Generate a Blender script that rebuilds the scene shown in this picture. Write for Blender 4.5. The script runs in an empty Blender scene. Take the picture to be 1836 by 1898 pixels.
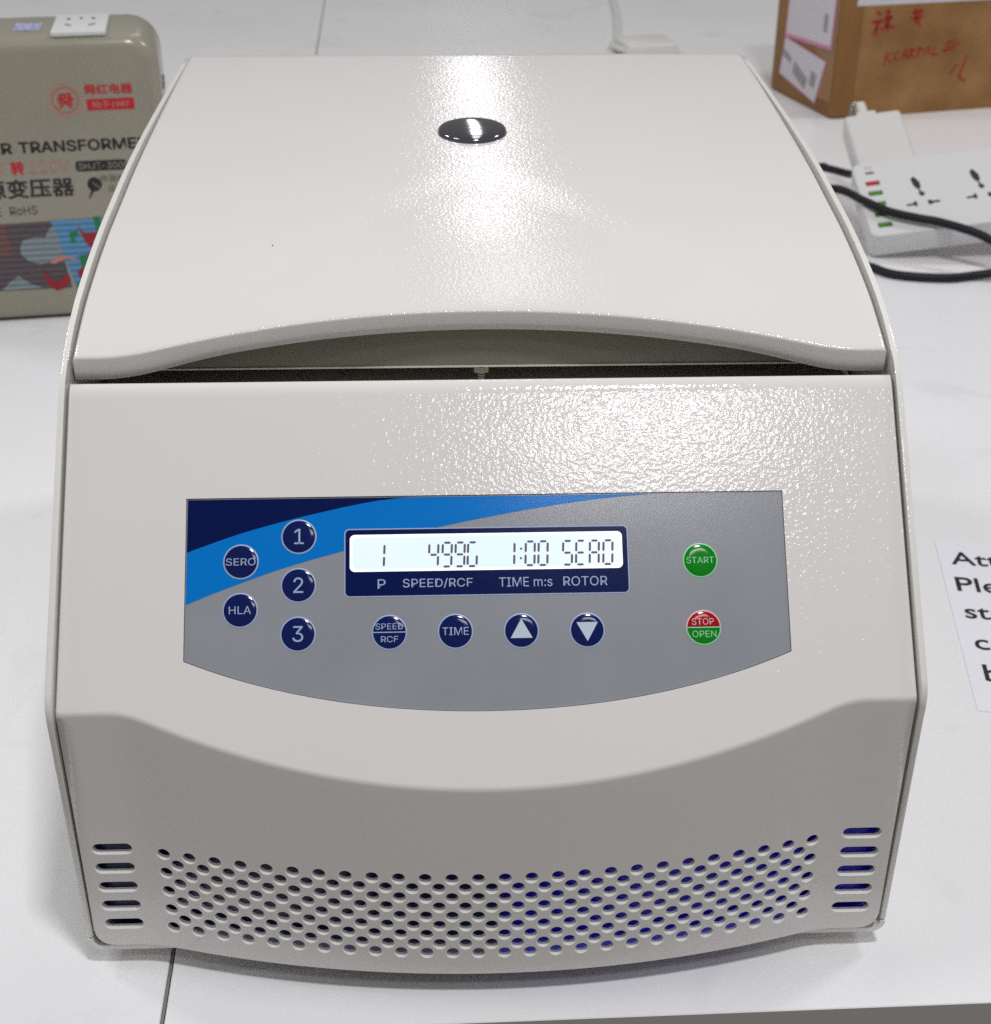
import bpy, bmesh, math, random
from math import sin, cos, pi, sqrt, radians
from mathutils import Vector, Matrix
from mathutils.geometry import delaunay_2d_cdt

random.seed(7)
scene = bpy.context.scene
COL = scene.collection

# ------------------------------------------------------------------ camera
CAM = Vector((-0.014755, -0.452932, 0.473003))
YAW, PITCH, ROLL, FPX = radians(2.07623), radians(29.13014), radians(0.18448), 2701.856
_f = Vector((sin(YAW)*cos(PITCH), cos(YAW)*cos(PITCH), -sin(PITCH)))
_r = _f.cross(Vector((0, 0, 1))).normalized()
_u = _r.cross(_f)
_R = cos(ROLL)*_r + sin(ROLL)*_u
_U = -sin(ROLL)*_r + cos(ROLL)*_u
cd = bpy.data.cameras.new('camera')
cam = bpy.data.objects.new('camera', cd)
COL.objects.link(cam)
m = Matrix.Identity(4)
for i in range(3):
    m[i][0], m[i][1], m[i][2], m[i][3] = _R[i], _U[i], -_f[i], CAM[i]
cam.matrix_world = m
cd.sensor_fit = 'HORIZONTAL'
cd.sensor_width = 36
cd.lens = FPX/1836*36
cd.clip_start = 0.01
cd.clip_end = 60
cd.dof.use_dof = True
cd.dof.focus_distance = 0.60
cd.dof.aperture_fstop = 22
scene.camera = cam

# ------------------------------------------------------------------ world, lamps, exposure
world = bpy.data.worlds.new('World')
scene.world = world
world.use_nodes = True
bg = world.node_tree.nodes['Background']
bg.inputs['Color'].default_value = (1.0, 0.97, 0.93, 1)
bg.inputs['Strength'].default_value = 0.19
scene.view_settings.view_transform = 'Standard'
scene.view_settings.look = 'None'
scene.view_settings.exposure = 0.05
scene.view_settings.gamma = 1
scene.render.engine = 'CYCLES'
scene.cycles.use_denoising = False
scene.cycles.max_bounces = 8
scene.cycles.sample_clamp_indirect = 4

def lamp(name, loc, target, sx, sy, power, col=(0.99, 0.99, 1.0)):
    d = bpy.data.lights.new(name, 'AREA')
    d.shape = 'RECTANGLE'; d.size = sx; d.size_y = sy
    d.energy = power; d.color = col
    o = bpy.data.objects.new(name, d)
    o.location = loc
    o.rotation_euler = (Vector(target)-Vector(loc)).to_track_quat('-Z', 'Y').to_euler()
    COL.objects.link(o)
    return o
# ceiling lights of the hall: one just in front of the bench, one above it, a row running away behind it; lamps off to the sides are added fill
lamp('ceiling_or_fill_light', (0.30, -0.55, 2.2), (0.10, 0.1, 0), 0.20, 0.20, 20.5)
lamp('ceiling_or_fill_light', (0.42, -1.36, 2.4), (0.2, -0.3, 0), 0.58, 0.28, 5.4)
lamp('ceiling_or_fill_light', (-1.3, 0.20, 2.4), (-0.4, 0.1, 0), 0.5, 0.5, 8)  # added fill for the left of the table, no known fixture
for ly in (2.3, 3.7, 5.1, 6.5, 7.9):
    lamp('ceiling_or_fill_light', (0.13, ly, 2.4), (0.13, ly, 0), 0.15, 1.2, 1.5 if ly < 3 else 2.8)
lamp('ceiling_or_fill_light', (2.0, 1.2, 2.5), (0.8, 1.3, 0), 0.5, 0.5, 19)  # unseen fill lamp, added to brighten the far table
lamp('ceiling_or_fill_light', (-2.2, 1.4, 2.5), (-0.6, 1.6, 0), 0.5, 0.5, 17)  # its left counterpart, also added fill, kept out of the lid's reflection

# ------------------------------------------------------------------ materials
def srgb(r, g, b):
    def c(v):
        v /= 255.0
        return v/12.92 if v <= 0.04045 else ((v+0.055)/1.055)**2.4
    return (c(r), c(g), c(b), 1)
def mat(name, col, rough=0.5, metal=0.0, spec=0.5, coat=0.0, emit=None, estr=1.0):
    mt = bpy.data.materials.new(name); mt.use_nodes = True
    b = mt.node_tree.nodes['Principled BSDF']
    b.inputs['Base Color'].default_value = col
    b.inputs['Roughness'].default_value = rough
    b.inputs['Metallic'].default_value = metal
    b.inputs['Specular IOR Level'].default_value = spec
    b.inputs['Coat Weight'].default_value = coat
    b.inputs['Coat Roughness'].default_value = 0.05
    if emit:
        b.inputs['Emission Color'].default_value = emit
        b.inputs['Emission Strength'].default_value = estr
    return mt
def node(mt, kind, **kw):
    n = mt.node_tree.nodes.new(kind)
    for k, v in kw.items():
        if k in n.inputs: n.inputs[k].default_value = v
        else: setattr(n, k, v)
    return n
def link(mt, a, b): mt.node_tree.links.new(a, b)
def bsdf(mt): return mt.node_tree.nodes['Principled BSDF']
def bump(mt, scale, strength, dist, detail=2.0, kind='ShaderNodeTexNoise', vec='Object'):
    tc = node(mt, 'ShaderNodeTexCoord')
    nz = node(mt, kind); nz.inputs['Scale'].default_value = scale
    if 'Detail' in nz.inputs: nz.inputs['Detail'].default_value = detail
    bp = node(mt, 'ShaderNodeBump'); bp.inputs['Strength'].default_value = strength
    bp.inputs['Distance'].default_value = dist
    link(mt, tc.outputs[vec], nz.inputs['Vector'])
    link(mt, nz.outputs[0], bp.inputs['Height'])
    link(mt, bp.outputs['Normal'], bsdf(mt).inputs['Normal'])
    return bp, nz, tc
def vary(mt, c1, c2, scale, lo=0.35, hi=0.65, detail=4):
    tc = node(mt, 'ShaderNodeTexCoord')
    nz = node(mt, 'ShaderNodeTexNoise'); nz.inputs['Scale'].default_value = scale; nz.inputs['Detail'].default_value = detail
    rp = node(mt, 'ShaderNodeValToRGB')
    rp.color_ramp.elements[0].position = lo; rp.color_ramp.elements[0].color = c1
    rp.color_ramp.elements[1].position = hi; rp.color_ramp.elements[1].color = c2
    link(mt, tc.outputs['Object'], nz.inputs['Vector']); link(mt, nz.outputs[0], rp.inputs[0])
    link(mt, rp.outputs[0], bsdf(mt).inputs['Base Color'])
    return rp

M = {}
# textured powder coat, fine orange peel with tight gloss
M['paint'] = mat('textured_paint', (0.775, 0.745, 0.733, 1), 0.45, spec=0.12, coat=1.0)
def coat_bump(mt, scale, strength, dist, rough, detail=1.5, soft=0.15):
    bp, nz, tc = bump(mt, scale, strength, dist, detail)
    for l in list(mt.node_tree.links):
        if l.to_socket == bsdf(mt).inputs['Normal']: mt.node_tree.links.remove(l)
    link(mt, bp.outputs['Normal'], bsdf(mt).inputs['Coat Normal'])
    bsdf(mt).inputs['Coat Roughness'].default_value = rough
    b2 = node(mt, 'ShaderNodeBump'); b2.inputs['Strength'].default_value = strength*soft; b2.inputs['Distance'].default_value = dist
    link(mt, nz.outputs[0], b2.inputs['Height']); link(mt, b2.outputs['Normal'], bsdf(mt).inputs['Normal'])
coat_bump(M['paint'], 600, 1.0, 0.000138, 0.036, detail=1.4, soft=0.12)
vary(M['paint'], (0.768, 0.741, 0.729, 1), (0.782, 0.753, 0.742, 1), 9)
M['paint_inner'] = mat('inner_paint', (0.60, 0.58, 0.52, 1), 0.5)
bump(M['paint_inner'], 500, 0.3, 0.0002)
M['lid'] = mat('lid_paint', (0.775, 0.745, 0.733, 1), 0.45, spec=0.12, coat=1.0)
coat_bump(M['lid'], 700, 1.0, 0.000120, 0.032, detail=1.4, soft=0.12)
vary(M['lid'], (0.756, 0.729, 0.717, 1), (0.772, 0.744, 0.732, 1), 7)
M['rim'] = mat('side_panel_paint', (0.80, 0.79, 0.75, 1), 0.45, spec=0.12, coat=1.0)
coat_bump(M['rim'], 560, 1.0, 0.00015, 0.04, soft=0.12)
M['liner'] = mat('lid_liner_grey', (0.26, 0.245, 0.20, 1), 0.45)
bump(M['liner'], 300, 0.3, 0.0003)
M['holewall'] = mat('cut_edge_plastic', (0.92, 0.92, 0.90, 1), 0.3)
M['dark'] = mat('dark_recess', (0.09, 0.085, 0.07, 1), 0.6)
M['blue_film'] = mat('blue_film', (0.035, 0.02, 0.95, 1), 0.2, spec=0.3)
M['navy_film'] = mat('dark_blue_film', (0.02, 0.03, 0.17, 1), 0.22, spec=0.5)
M['membrane'] = mat('grey_membrane', srgb(143, 146, 155), 0.16)
bump(M['membrane'], 2500, 0.12, 0.0001)
vary(M['membrane'], srgb(144, 147, 155), srgb(149, 152, 160), 30)
M['navy'] = mat('navy_print', srgb(2, 20, 78), 0.16, spec=0.2)
M['blue'] = mat('blue_print', srgb(0, 120, 208), 0.14, spec=0.2)
M['navyb'] = mat('navy_button', srgb(4, 22, 86), 0.10, spec=0.4)
M['ring'] = mat('pale_print', srgb(158, 176, 214), 0.4)
M['tri'] = mat('pale_symbol', srgb(190, 204, 222), 0.4)
M['green'] = mat('green_button', srgb(0, 132, 20), 0.10, spec=0.4)
M['red'] = mat('red_button', srgb(158, 8, 26), 0.10, spec=0.4)
M['ringg'] = mat('pale_green_print', srgb(140, 215, 160), 0.4)
M['ringr'] = mat('pale_pink_print', srgb(235, 170, 180), 0.4)
M['seg'] = mat('liquid_crystal', srgb(100, 82, 104), 0.5)
M['chrome'] = mat('dark_chrome', (0.30, 0.30, 0.36, 1), 0.07, metal=1.0)
M['steel'] = mat('steel', (0.35, 0.33, 0.29, 1), 0.35, metal=1.0)
M['rubber'] = mat('black_rubber', (0.02, 0.02, 0.022, 1), 0.5)
M['cable'] = mat('cable_rubber', (0.010, 0.010, 0.014, 1), 0.5, spec=0.3)
bump(M['cable'], 300, 0.15, 0.0003)
# backlit display glass
mt = mat('display_glass', (0.03, 0.04, 0.05, 1), 0.3)
tc = node(mt, 'ShaderNodeTexCoord'); nz = node(mt, 'ShaderNodeTexNoise', Scale=16.0, Detail=1.0)
rp = node(mt, 'ShaderNodeValToRGB')
rp.color_ramp.elements[0].position = 0.3; rp.color_ramp.elements[0].color = (0.70, 0.87, 0.98, 1)
rp.color_ramp.elements[1].position = 0.7; rp.color_ramp.elements[1].color = (0.84, 0.93, 1.0, 1)
link(mt, tc.outputs['Object'], nz.inputs['Vector']); link(mt, nz.outputs[0], rp.inputs[0])
link(mt, rp.outputs[0], bsdf(mt).inputs['Emission Color']); bsdf(mt).inputs['Emission Strength'].default_value = 0.97
M['lcd'] = mt
M['lcd_edge'] = mat('display_backlight_edge', (0.03, 0.03, 0.03, 1), 0.4, emit=(0.93, 0.95, 1.0, 1), estr=1.2)
# laminate table
mt = mat('white_laminate', (0.85, 0.85, 0.88, 1), 0.30)
rp = vary(mt, (0.85, 0.845, 0.865, 1), (0.895, 0.89, 0.91, 1), 2.2, detail=5)
bump(mt, 420, 0.35, 0.00022, detail=3)
tcs = node(mt, 'ShaderNodeTexCoord')
vo = node(mt, 'ShaderNodeTexVoronoi'); vo.inputs['Scale'].default_value = 26
nzs = node(mt, 'ShaderNodeTexNoise'); nzs.inputs['Scale'].default_value = 9
lt = node(mt, 'ShaderNodeMath'); lt.operation = 'LESS_THAN'; lt.inputs[1].default_value = 0.016
gt = node(mt, 'ShaderNodeMath'); gt.operation = 'GREATER_THAN'; gt.inputs[1].default_value = 0.56
ml = node(mt, 'ShaderNodeMath'); ml.operation = 'MULTIPLY'
wv = node(mt, 'ShaderNodeTexNoise'); wv.inputs['Scale'].default_value = 5.0; wv.inputs['Detail'].default_value = 8; wv.inputs['Distortion'].default_value = 2.5
wr = node(mt, 'ShaderNodeMapRange'); wr.inputs['From Min'].default_value = 0.60; wr.inputs['From Max'].default_value = 0.72; wr.inputs['To Max'].default_value = 0.16
ad = node(mt, 'ShaderNodeMath'); ad.operation = 'MAXIMUM'
mxs = node(mt, 'ShaderNodeMix'); mxs.data_type = 'RGBA'
mxs.inputs[7].default_value = (0.33, 0.32, 0.33, 1)
for a_ in (vo, nzs, wv): link(mt, tcs.outputs['Object'], a_.inputs['Vector'])
link(mt, vo.outputs['Distance'], lt.inputs[0]); link(mt, nzs.outputs[0], gt.inputs[0])
link(mt, lt.outputs[0], ml.inputs[0]); link(mt, gt.outputs[0], ml.inputs[1])
link(mt, wv.outputs[0], wr.inputs['Value']); link(mt, ml.outputs[0], ad.inputs[0]); link(mt, wr.outputs[0], ad.inputs[1])
link(mt, ad.outputs[0], mxs.inputs[0]); link(mt, rp.outputs[0], mxs.inputs[6]); link(mt, mxs.outputs[2], bsdf(mt).inputs['Base Color'])
M['table'] = mt
M['table_edge'] = mat('table_edge_band', (0.42, 0.41, 0.40, 1), 0.5)
M['seam'] = mat('seam_strip', (0.32, 0.31, 0.30, 1), 0.35, metal=0.4)
M['black'] = mat('black_print', (0.016, 0.015, 0.014, 1), 0.5)
M['trans'] = mat('khaki_enamel', srgb(152, 148, 133), 0.22)
vary(M['trans'], srgb(149, 145, 130), srgb(155, 151, 136), 9)
bump(M['trans'], 220, 0.08, 0.0003)
M['redp'] = mat('red_print', srgb(196, 26, 40), 0.45)
M['pinkp'] = mat('pink_outline_print', srgb(196, 128, 122), 0.45)
M['greyp'] = mat('grey_print', srgb(112, 106, 94), 0.45)
M['whitep'] = mat('white_plastic', (0.68, 0.68, 0.69, 1), 0.45)
M['whitec'] = mat('charger_plastic', (0.66, 0.655, 0.645, 1), 0.5)
M['socket'] = mat('socket_hole', (0.02, 0.02, 0.02, 1), 0.6)
M['usbgreen'] = mat('usb_green', srgb(70, 138, 20), 0.4)
M['usbred'] = mat('usb_red', srgb(196, 30, 30), 0.4)
M['usbbrown'] = mat('usb_brown', srgb(150, 88, 78), 0.4)
M['pic_dark'] = mat('picture_grey', srgb(92, 82, 86), 0.4)
M['pic_brown'] = mat('picture_brown', srgb(120, 84, 74), 0.4)
M['pic_pale'] = mat('picture_pale', srgb(138, 152, 156), 0.4)
M['pic_blue'] = mat('picture_blue', srgb(92, 152, 194), 0.4)
M['pic_green'] = mat('picture_green', srgb(16, 120, 62), 0.4)
M['pic_red'] = mat('picture_red', srgb(150, 22, 30), 0.4)
for k in ('pic_dark', 'pic_brown', 'pic_pale', 'pic_blue'):
    mt = M[k]
    tc = node(mt, 'ShaderNodeTexCoord'); w = node(mt, 'ShaderNodeTexWave'); w.bands_direction = 'Z'
    w.inputs['Scale'].default_value = 62; w.inputs['Distortion'].default_value = 0.4
    mx = node(mt, 'ShaderNodeMix'); mx.data_type = 'RGBA'
    base = bsdf(mt).inputs['Base Color'].default_value[:]
    mx.inputs[6].default_value = base
    mx.inputs[7].default_value = (base[0]*0.55, base[1]*0.55, base[2]*0.62, 1)
    link(mt, tc.outputs['Object'], w.inputs['Vector']); link(mt, w.outputs[1], mx.inputs[0])
    link(mt, mx.outputs[2], bsdf(mt).inputs['Base Color'])
M['holo'] = mat('hologram_sticker', srgb(140, 168, 214), 0.3)
vary(M['holo'], srgb(86, 132, 206), srgb(222, 206, 214), 240)
# cardboard under glossy packing tape
mt = mat('cardboard', srgb(150, 106, 58), 0.6)
tc = node(mt, 'ShaderNodeTexCoord')
nz = node(mt, 'ShaderNodeTexNoise', Scale=7.0, Detail=6.0); mp = node(mt, 'ShaderNodeMapping')
mp.inputs['Scale'].default_value = (3.2, 1, 0.5)
rp = node(mt, 'ShaderNodeValToRGB')
rp.color_ramp.elements[0].position = 0.3; rp.color_ramp.elements[0].color = srgb(122, 82, 36)
rp.color_ramp.elements[1].position = 0.75; rp.color_ramp.elements[1].color = srgb(156, 112, 56)
link(mt, tc.outputs['Object'], mp.inputs['Vector']); link(mt, mp.outputs[0], nz.inputs['Vector'])
link(mt, nz.outputs[0], rp.inputs[0]); link(mt, rp.outputs[0], bsdf(mt).inputs['Base Color'])
M['card'] = mt
mt = mat('packing_tape', srgb(150, 104, 56), 0.22)
vary(mt, srgb(132, 90, 38), srgb(166, 124, 76), 16, 0.35, 0.8)
bump(mt, 40, 0.5, 0.002)
M['tape'] = mt
M['label'] = mat('label_paper', srgb(206, 202, 208), 0.5)
M['pink'] = mat('label_pink_edge', srgb(206, 132, 170), 0.5)
M['labelgrey'] = mat('label_grey_print', srgb(150, 146, 152), 0.5)
M['marker'] = mat('red_marker', srgb(158, 36, 16), 0.5)
M['paper'] = mat('notice_paper', (0.85, 0.85, 0.92, 1), 0.55)
M['ink'] = mat('notice_ink', (0.012, 0.012, 0.014, 1), 0.5)
M['ghost'] = mat('white_cord', (0.74, 0.73, 0.71, 1), 0.4)

# ------------------------------------------------------------------ helpers
def new_obj(name, verts, faces, mats, parent=None, idx=None, smooth=False, angle=35, rev=False):
    me = bpy.data.meshes.new(name)
    me.from_pydata([tuple(v) for v in verts], [], [tuple(reversed(f)) if rev else tuple(f) for f in faces])
    if not isinstance(mats, (list, tuple)): mats = [mats]
    for mm in mats: me.materials.append(mm)
    if idx:
        for p, i in zip(me.polygons, idx): p.material_index = i
    if smooth:
        for p in me.polygons: p.use_smooth = True
        me.set_sharp_from_angle(angle=radians(angle))
    me.validate(); me.update()
    o = bpy.data.objects.new(name, me)
    COL.objects.link(o)
    if parent: o.parent = parent
    return o
def fix_normals(o, weld=0.0):
    bm = bmesh.new(); bm.from_mesh(o.data)
    if weld: bmesh.ops.remove_doubles(bm, verts=bm.verts, dist=weld)
    bmesh.ops.recalc_face_normals(bm, faces=bm.faces)
    bm.to_mesh(o.data); bm.free(); return o
def thing(name, label, cat, loc=(0, 0, 0), rotz=0, group=None):
    o = bpy.data.objects.new(name, None); COL.objects.link(o)
    o.location = loc; o.rotation_euler = (0, 0, rotz)
    o.empty_display_size = 0.03
    o['label'] = label; o['category'] = cat
    if group: o['group'] = group
    return o
def tag(o, label, cat, group=None):
    o['label'] = label; o['category'] = cat
    if group: o['group'] = group
    return o
class MB:
    """collects pieces of one mesh"""
    def __init__(s): s.v = []; s.f = []; s.i = []; s.m = []
    def mi(s, mm):
        if mm not in s.m: s.m.append(mm)
        return s.m.index(mm)
    def add(s, verts, faces, mm, T=None):
        n = len(s.v); k = s.mi(mm)
        for v in verts: s.v.append(T(v) if T else v)
        for f in faces: s.f.append([a+n for a in f]); s.i.append(k)
    def obj(s, name, parent=None, smooth=False, angle=35):
        return new_obj(name, s.v, s.f, s.m, parent, s.i, smooth, angle)
def box_bm(x0, x1, y0, y1, z0, z1, bev=0.0, seg=3):
    bm = bmesh.new()
    bmesh.ops.create_cube(bm, size=1)
    for v in bm.verts:
        v.co = Vector(((x0+x1)/2+v.co.x*(x1-x0), (y0+y1)/2+v.co.y*(y1-y0), (z0+z1)/2+v.co.z*(z1-z0)))
    if bev: bmesh.ops.bevel(bm, geom=bm.edges[:], offset=bev, segments=seg, profile=0.5, affect='EDGES', clamp_overlap=True)
    return bm
def bm_obj(name, bm, mm, parent=None, smooth=True, angle=35):
    me = bpy.data.meshes.new(name)
    bmesh.ops.recalc_face_normals(bm, faces=bm.faces)
    bm.to_mesh(me); bm.free()
    me.materials.append(mm)
    if smooth:
        for p in me.polygons: p.use_smooth = True
        me.set_sharp_from_angle(angle=radians(angle))
    o = bpy.data.objects.new(name, me); COL.objects.link(o)
    if parent: o.parent = parent
    return o
def box(name, x0, x1, y0, y1, z0, z1, mm, parent=None, bev=0.0, seg=3):
    return bm_obj(name, box_bm(x0, x1, y0, y1, z0, z1, bev, seg), mm, parent)
def tube(name, pts, r, mm, parent=None, n=14, sub=8, closed_ends=True):
    P = [Vector(p) for p in pts]
    path = []
    for i in range(len(P)-1):
        p0 = P[max(i-1, 0)]; p1 = P[i]; p2 = P[i+1]; p3 = P[min(i+2, len(P)-1)]
        for k in range(sub):
            t = k/sub
            path.append(0.5*((2*p1)+(p2-p0)*t+(2*p0-5*p1+4*p2-p3)*t*t+(3*p1-p0-3*p2+p3)*t**3))
    path.append(P[-1])
    vs = []; fs = []
    up = Vector((0, 0, 1))
    for i, p in enumerate(path):
        d = (path[min(i+1, len(path)-1)]-path[max(i-1, 0)]).normalized()
        a = d.cross(up)
        if a.length < 1e-4: a = d.cross(Vector((0, 1, 0)))
        a.normalize(); b = a.cross(d).normalized()
        for k in range(n):
            t = 2*pi*k/n
            vs.append(p+a*(r*cos(t))+b*(r*sin(t)))
    for i in range(len(path)-1):
        for k in range(n):
            fs.append((i*n+k, i*n+(k+1) % n, (i+1)*n+(k+1) % n, (i+1)*n+k))
    fs.append(tuple(range(n))); fs.append(tuple((len(path)-1)*n+k for k in range(n)))
    return fix_normals(new_obj(name, vs, fs, mm, parent, smooth=True, angle=50))

import os
try:
    FONT = bpy.data.fonts.load(os.path.join(bpy.utils.resource_path('LOCAL'), 'datafiles', 'fonts', 'Inter.woff2'))
except Exception:
    FONT = None
_txt = {}
def text2d(body, bold=0.0, humanist=False):
    """flat 2D glyph mesh, centred on x, baseline 0; returns verts, faces, (minx,maxx,miny,maxy)"""
    key = (body, bold, humanist)
    if key in _txt: return _txt[key]
    c = bpy.data.curves.new('t', 'FONT'); c.body = body; c.align_x = 'LEFT'; c.size = 1; c.offset = bold
    c.resolution_u = 4
    if FONT and not humanist and all(ord(ch) < 256 for ch in body): c.font = FONT
    o = bpy.data.objects.new('t', c); COL.objects.link(o)
    dg = bpy.context.evaluated_depsgraph_get(); dg.update()
    ev = o.evaluated_get(dg); me = ev.to_mesh()
    v = [(a.co.x, a.co.y) for a in me.vertices]; f = [tuple(p.vertices) for p in me.polygons]
    ev.to_mesh_clear()
    bpy.data.objects.remove(o); bpy.data.curves.remove(c)
    xs = [a[0] for a in v]; ys = [a[1] for a in v]
    _txt[key] = (v, f, (min(xs), max(xs), min(ys), max(ys)))
    return _txt[key]
def put_text(mb, body, mm, cx, cy, w=None, h=None, T=None, bold=0.0):
    if bold > 0:                 # heavier strokes: shifted copies, each a hair above the last
        hh = h or w*0.2; d = bold*hh*1.6
        for k, (ox, oy) in enumerate(((-d, 0), (d, 0), (0, d*0.7), (0, -d*0.7))):
            def T2(p, k=k):
                q_ = T((p[0]+ox, p[1]+oy)) if T else p
                return (q_[0], q_[1]-0.00003*k, q_[2])
            put_text(mb, body, mm, cx, cy, w-2*d if w else None, h, T2)
        return
    """fit text so its ink box is w wide and h tall, centred at cx, cy"""
    v, f, (x0, x1, y0, y1) = text2d(body, bold)
    sy = h/(y1-y0) if h else None
    sx = w/(x1-x0) if w else sy
    if sy is None: sy = sx
    vs = [((a-(x0+x1)/2)*sx+cx, (b-(y0+y1)/2)*sy+cy) for a, b in v]
    mb.add(vs, f, mm, T)
def rrect(x0, x1, y0, y1, r, n=6):
    pts = []
    for cx, cy, a0 in ((x1-r, y1-r, 0), (x0+r, y1-r, 90), (x0+r, y0+r, 180), (x1-r, y0+r, 270)):
        for k in range(n+1):
            a = radians(a0+90*k/n); pts.append((cx+r*cos(a), cy+r*sin(a)))
    return pts
def cdt(loops, steiner=(), holes=()):
    """triangulate region inside loops[0], outside the hole loops"""
    vs = []; es = []
    for L in list(loops)+list(holes):
        n0 = len(vs); k = len(L)
        vs += [Vector(p) for p in L]
        es += [(n0+i, n0+(i+1) % k) for i in range(k)]
    vs += [Vector(p) for p in steiner]
    ov, oe, of, a, b, c = delaunay_2d_cdt(vs, es, [], 0, 1e-7)
    def inside(p, L):
        r = False; n = len(L); x, y = p
        j = n-1
        for i in range(n):
            xi, yi = L[i]; xj, yj = L[j]
            if (yi > y) != (yj > y) and x < (xj-xi)*(y-yi)/(yj-yi)+xi: r = not r
            j = i
        return r
    hb = [(min(p[0] for p in H), max(p[0] for p in H), min(p[1] for p in H), max(p[1] for p in H), H) for H in holes]
    out = []
    for f in of:
        c = (sum(ov[i][0] for i in f)/len(f), sum(ov[i][1] for i in f)/len(f))
        if not inside(c, loops[0]): continue
        if any(b[0] < c[0] < b[1] and b[2] < c[1] < b[3] and inside(c, b[4]) for b in hb): continue
        out.append(tuple(f))
    return [(p[0], p[1]) for p in ov], out

# ------------------------------------------------------------------ table (the surface everything stands on)
def struct(o): o['kind'] = 'structure'; return o
def seam_x(y): return -0.1363-0.0388*y
def table_half(name, side):
    # front edge runs at y = -0.036, seam gap 2 mm
    yf, yb = -0.0355, 4.2
    g = 0.0009
    if side < 0: poly = [(-2.6, yf-0.012), (seam_x(yf)-g, yf-0.0), (seam_x(yb)-g, yb), (-2.6, yb)]
    else: poly = [(seam_x(yf)+g, yf), (3.4, yf+0.06), (3.4, yb), (seam_x(yb)+g, yb)]
    bm = bmesh.new()
    top = [bm.verts.new((x, y, 0)) for x, y in poly]; bot = [bm.verts.new((x, y, -0.03)) for x, y in poly]
    bm.faces.new(top); bm.faces.new(list(reversed(bot)))
    for i in range(4): bm.faces.new((top[i], bot[i], bot[(i+1) % 4], top[(i+1) % 4]))
    bmesh.ops.recalc_face_normals(bm, faces=bm.faces)
    bmesh.ops.bevel(bm, geom=[e for e in bm.edges if all(v.co.z > -0.001 for v in e.verts)], offset=0.0004, segments=1, affect='EDGES')
    o = bm_obj(name, bm, M['table'], smooth=False)
    o.data.materials.append(M['table_edge'])
    for p in o.data.polygons:
        if abs(p.normal.z) < 0.3: p.material_index = 1
    return struct(o)
table_half('table_top', -1)
table_half('table_top', 1)
yA, yB = -0.036, 4.2
struct(new_obj('seam_strip', [(seam_x(yA)-0.0009, yA, -0.0012), (seam_x(yA)+0.0003, yA, -0.0012), (seam_x(yB)+0.0003, yB, -0.0012), (seam_x(yB)-0.0009, yB, -0.0012)], [(0, 1, 2, 3)], M['seam']))
struct(box('table_frame', -2.5, 3.3, 0.03, 4.1, -0.75, -0.031, M['table_edge']))
struct(new_obj('floor', [(-8, -6, -0.75), (9, -6, -0.75), (9, 14, -0.75), (-8, 14, -0.75)], [(0, 1, 2, 3)], mat('floor_grey', (0.45, 0.43, 0.41, 1), 0.5)))

# ------------------------------------------------------------------ centrifuge
CF = thing('centrifuge', 'cream benchtop centrifuge with closed lid, blue control panel and perforated front', 'centrifuge')
Ty, Tz = 0.08974037, 0.23736713
Ky, Kz = 0.0, 0.13435650
SL = sqrt((Ty-Ky)**2+(Tz-Kz)**2)
dY, dZ = (Ky-Ty)/SL, (Kz-Tz)/SL            # down the slope
nY, nZ = dZ, -dY                           # outward normal (towards viewer and up)
if nZ < 0: nY, nZ = -nY, -nZ
def SP(x, s, h):
    """slope frame: x across, s metres down the slope from the upper bend, h height along the normal"""
    return (x, Ty+dY*s+nY*h, Tz+dZ*s+nZ*h)
PROF = [(.0897, .2372), (.10, .2425), (.115, .2485), (.13, .2535), (.148, .2579), (.167, .2618), (.19, .2656), (.213, .2685), (.243, .2722), (.275, .275), (.318, .2776), (.361, .2795), (.41, .2815), (.457, .2832)]
def prof(y):
    if y <= PROF[0][0]: return PROF[0][1]
    # catmull-rom through the profile
    for i in range(len(PROF)-1):
        if y <= PROF[i+1][0] or i == len(PROF)-2:
            y0, z0 = PROF[i]; y1, z1 = PROF[i+1]
            ym, zm = PROF[max(i-1, 0)]; yp, zp = PROF[min(i+2, len(PROF)-1)]
            m0 = (z1-zm)/(y1-ym); m1 = (zp-z0)/(yp-y0)
            h = y1-y0; t = (y-y0)/h
            return (2*t**3-3*t**2+1)*z0+(t**3-2*t**2+t)*h*m0+(-2*t**3+3*t**2)*z1+(t**3-t**2)*h*m1

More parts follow.
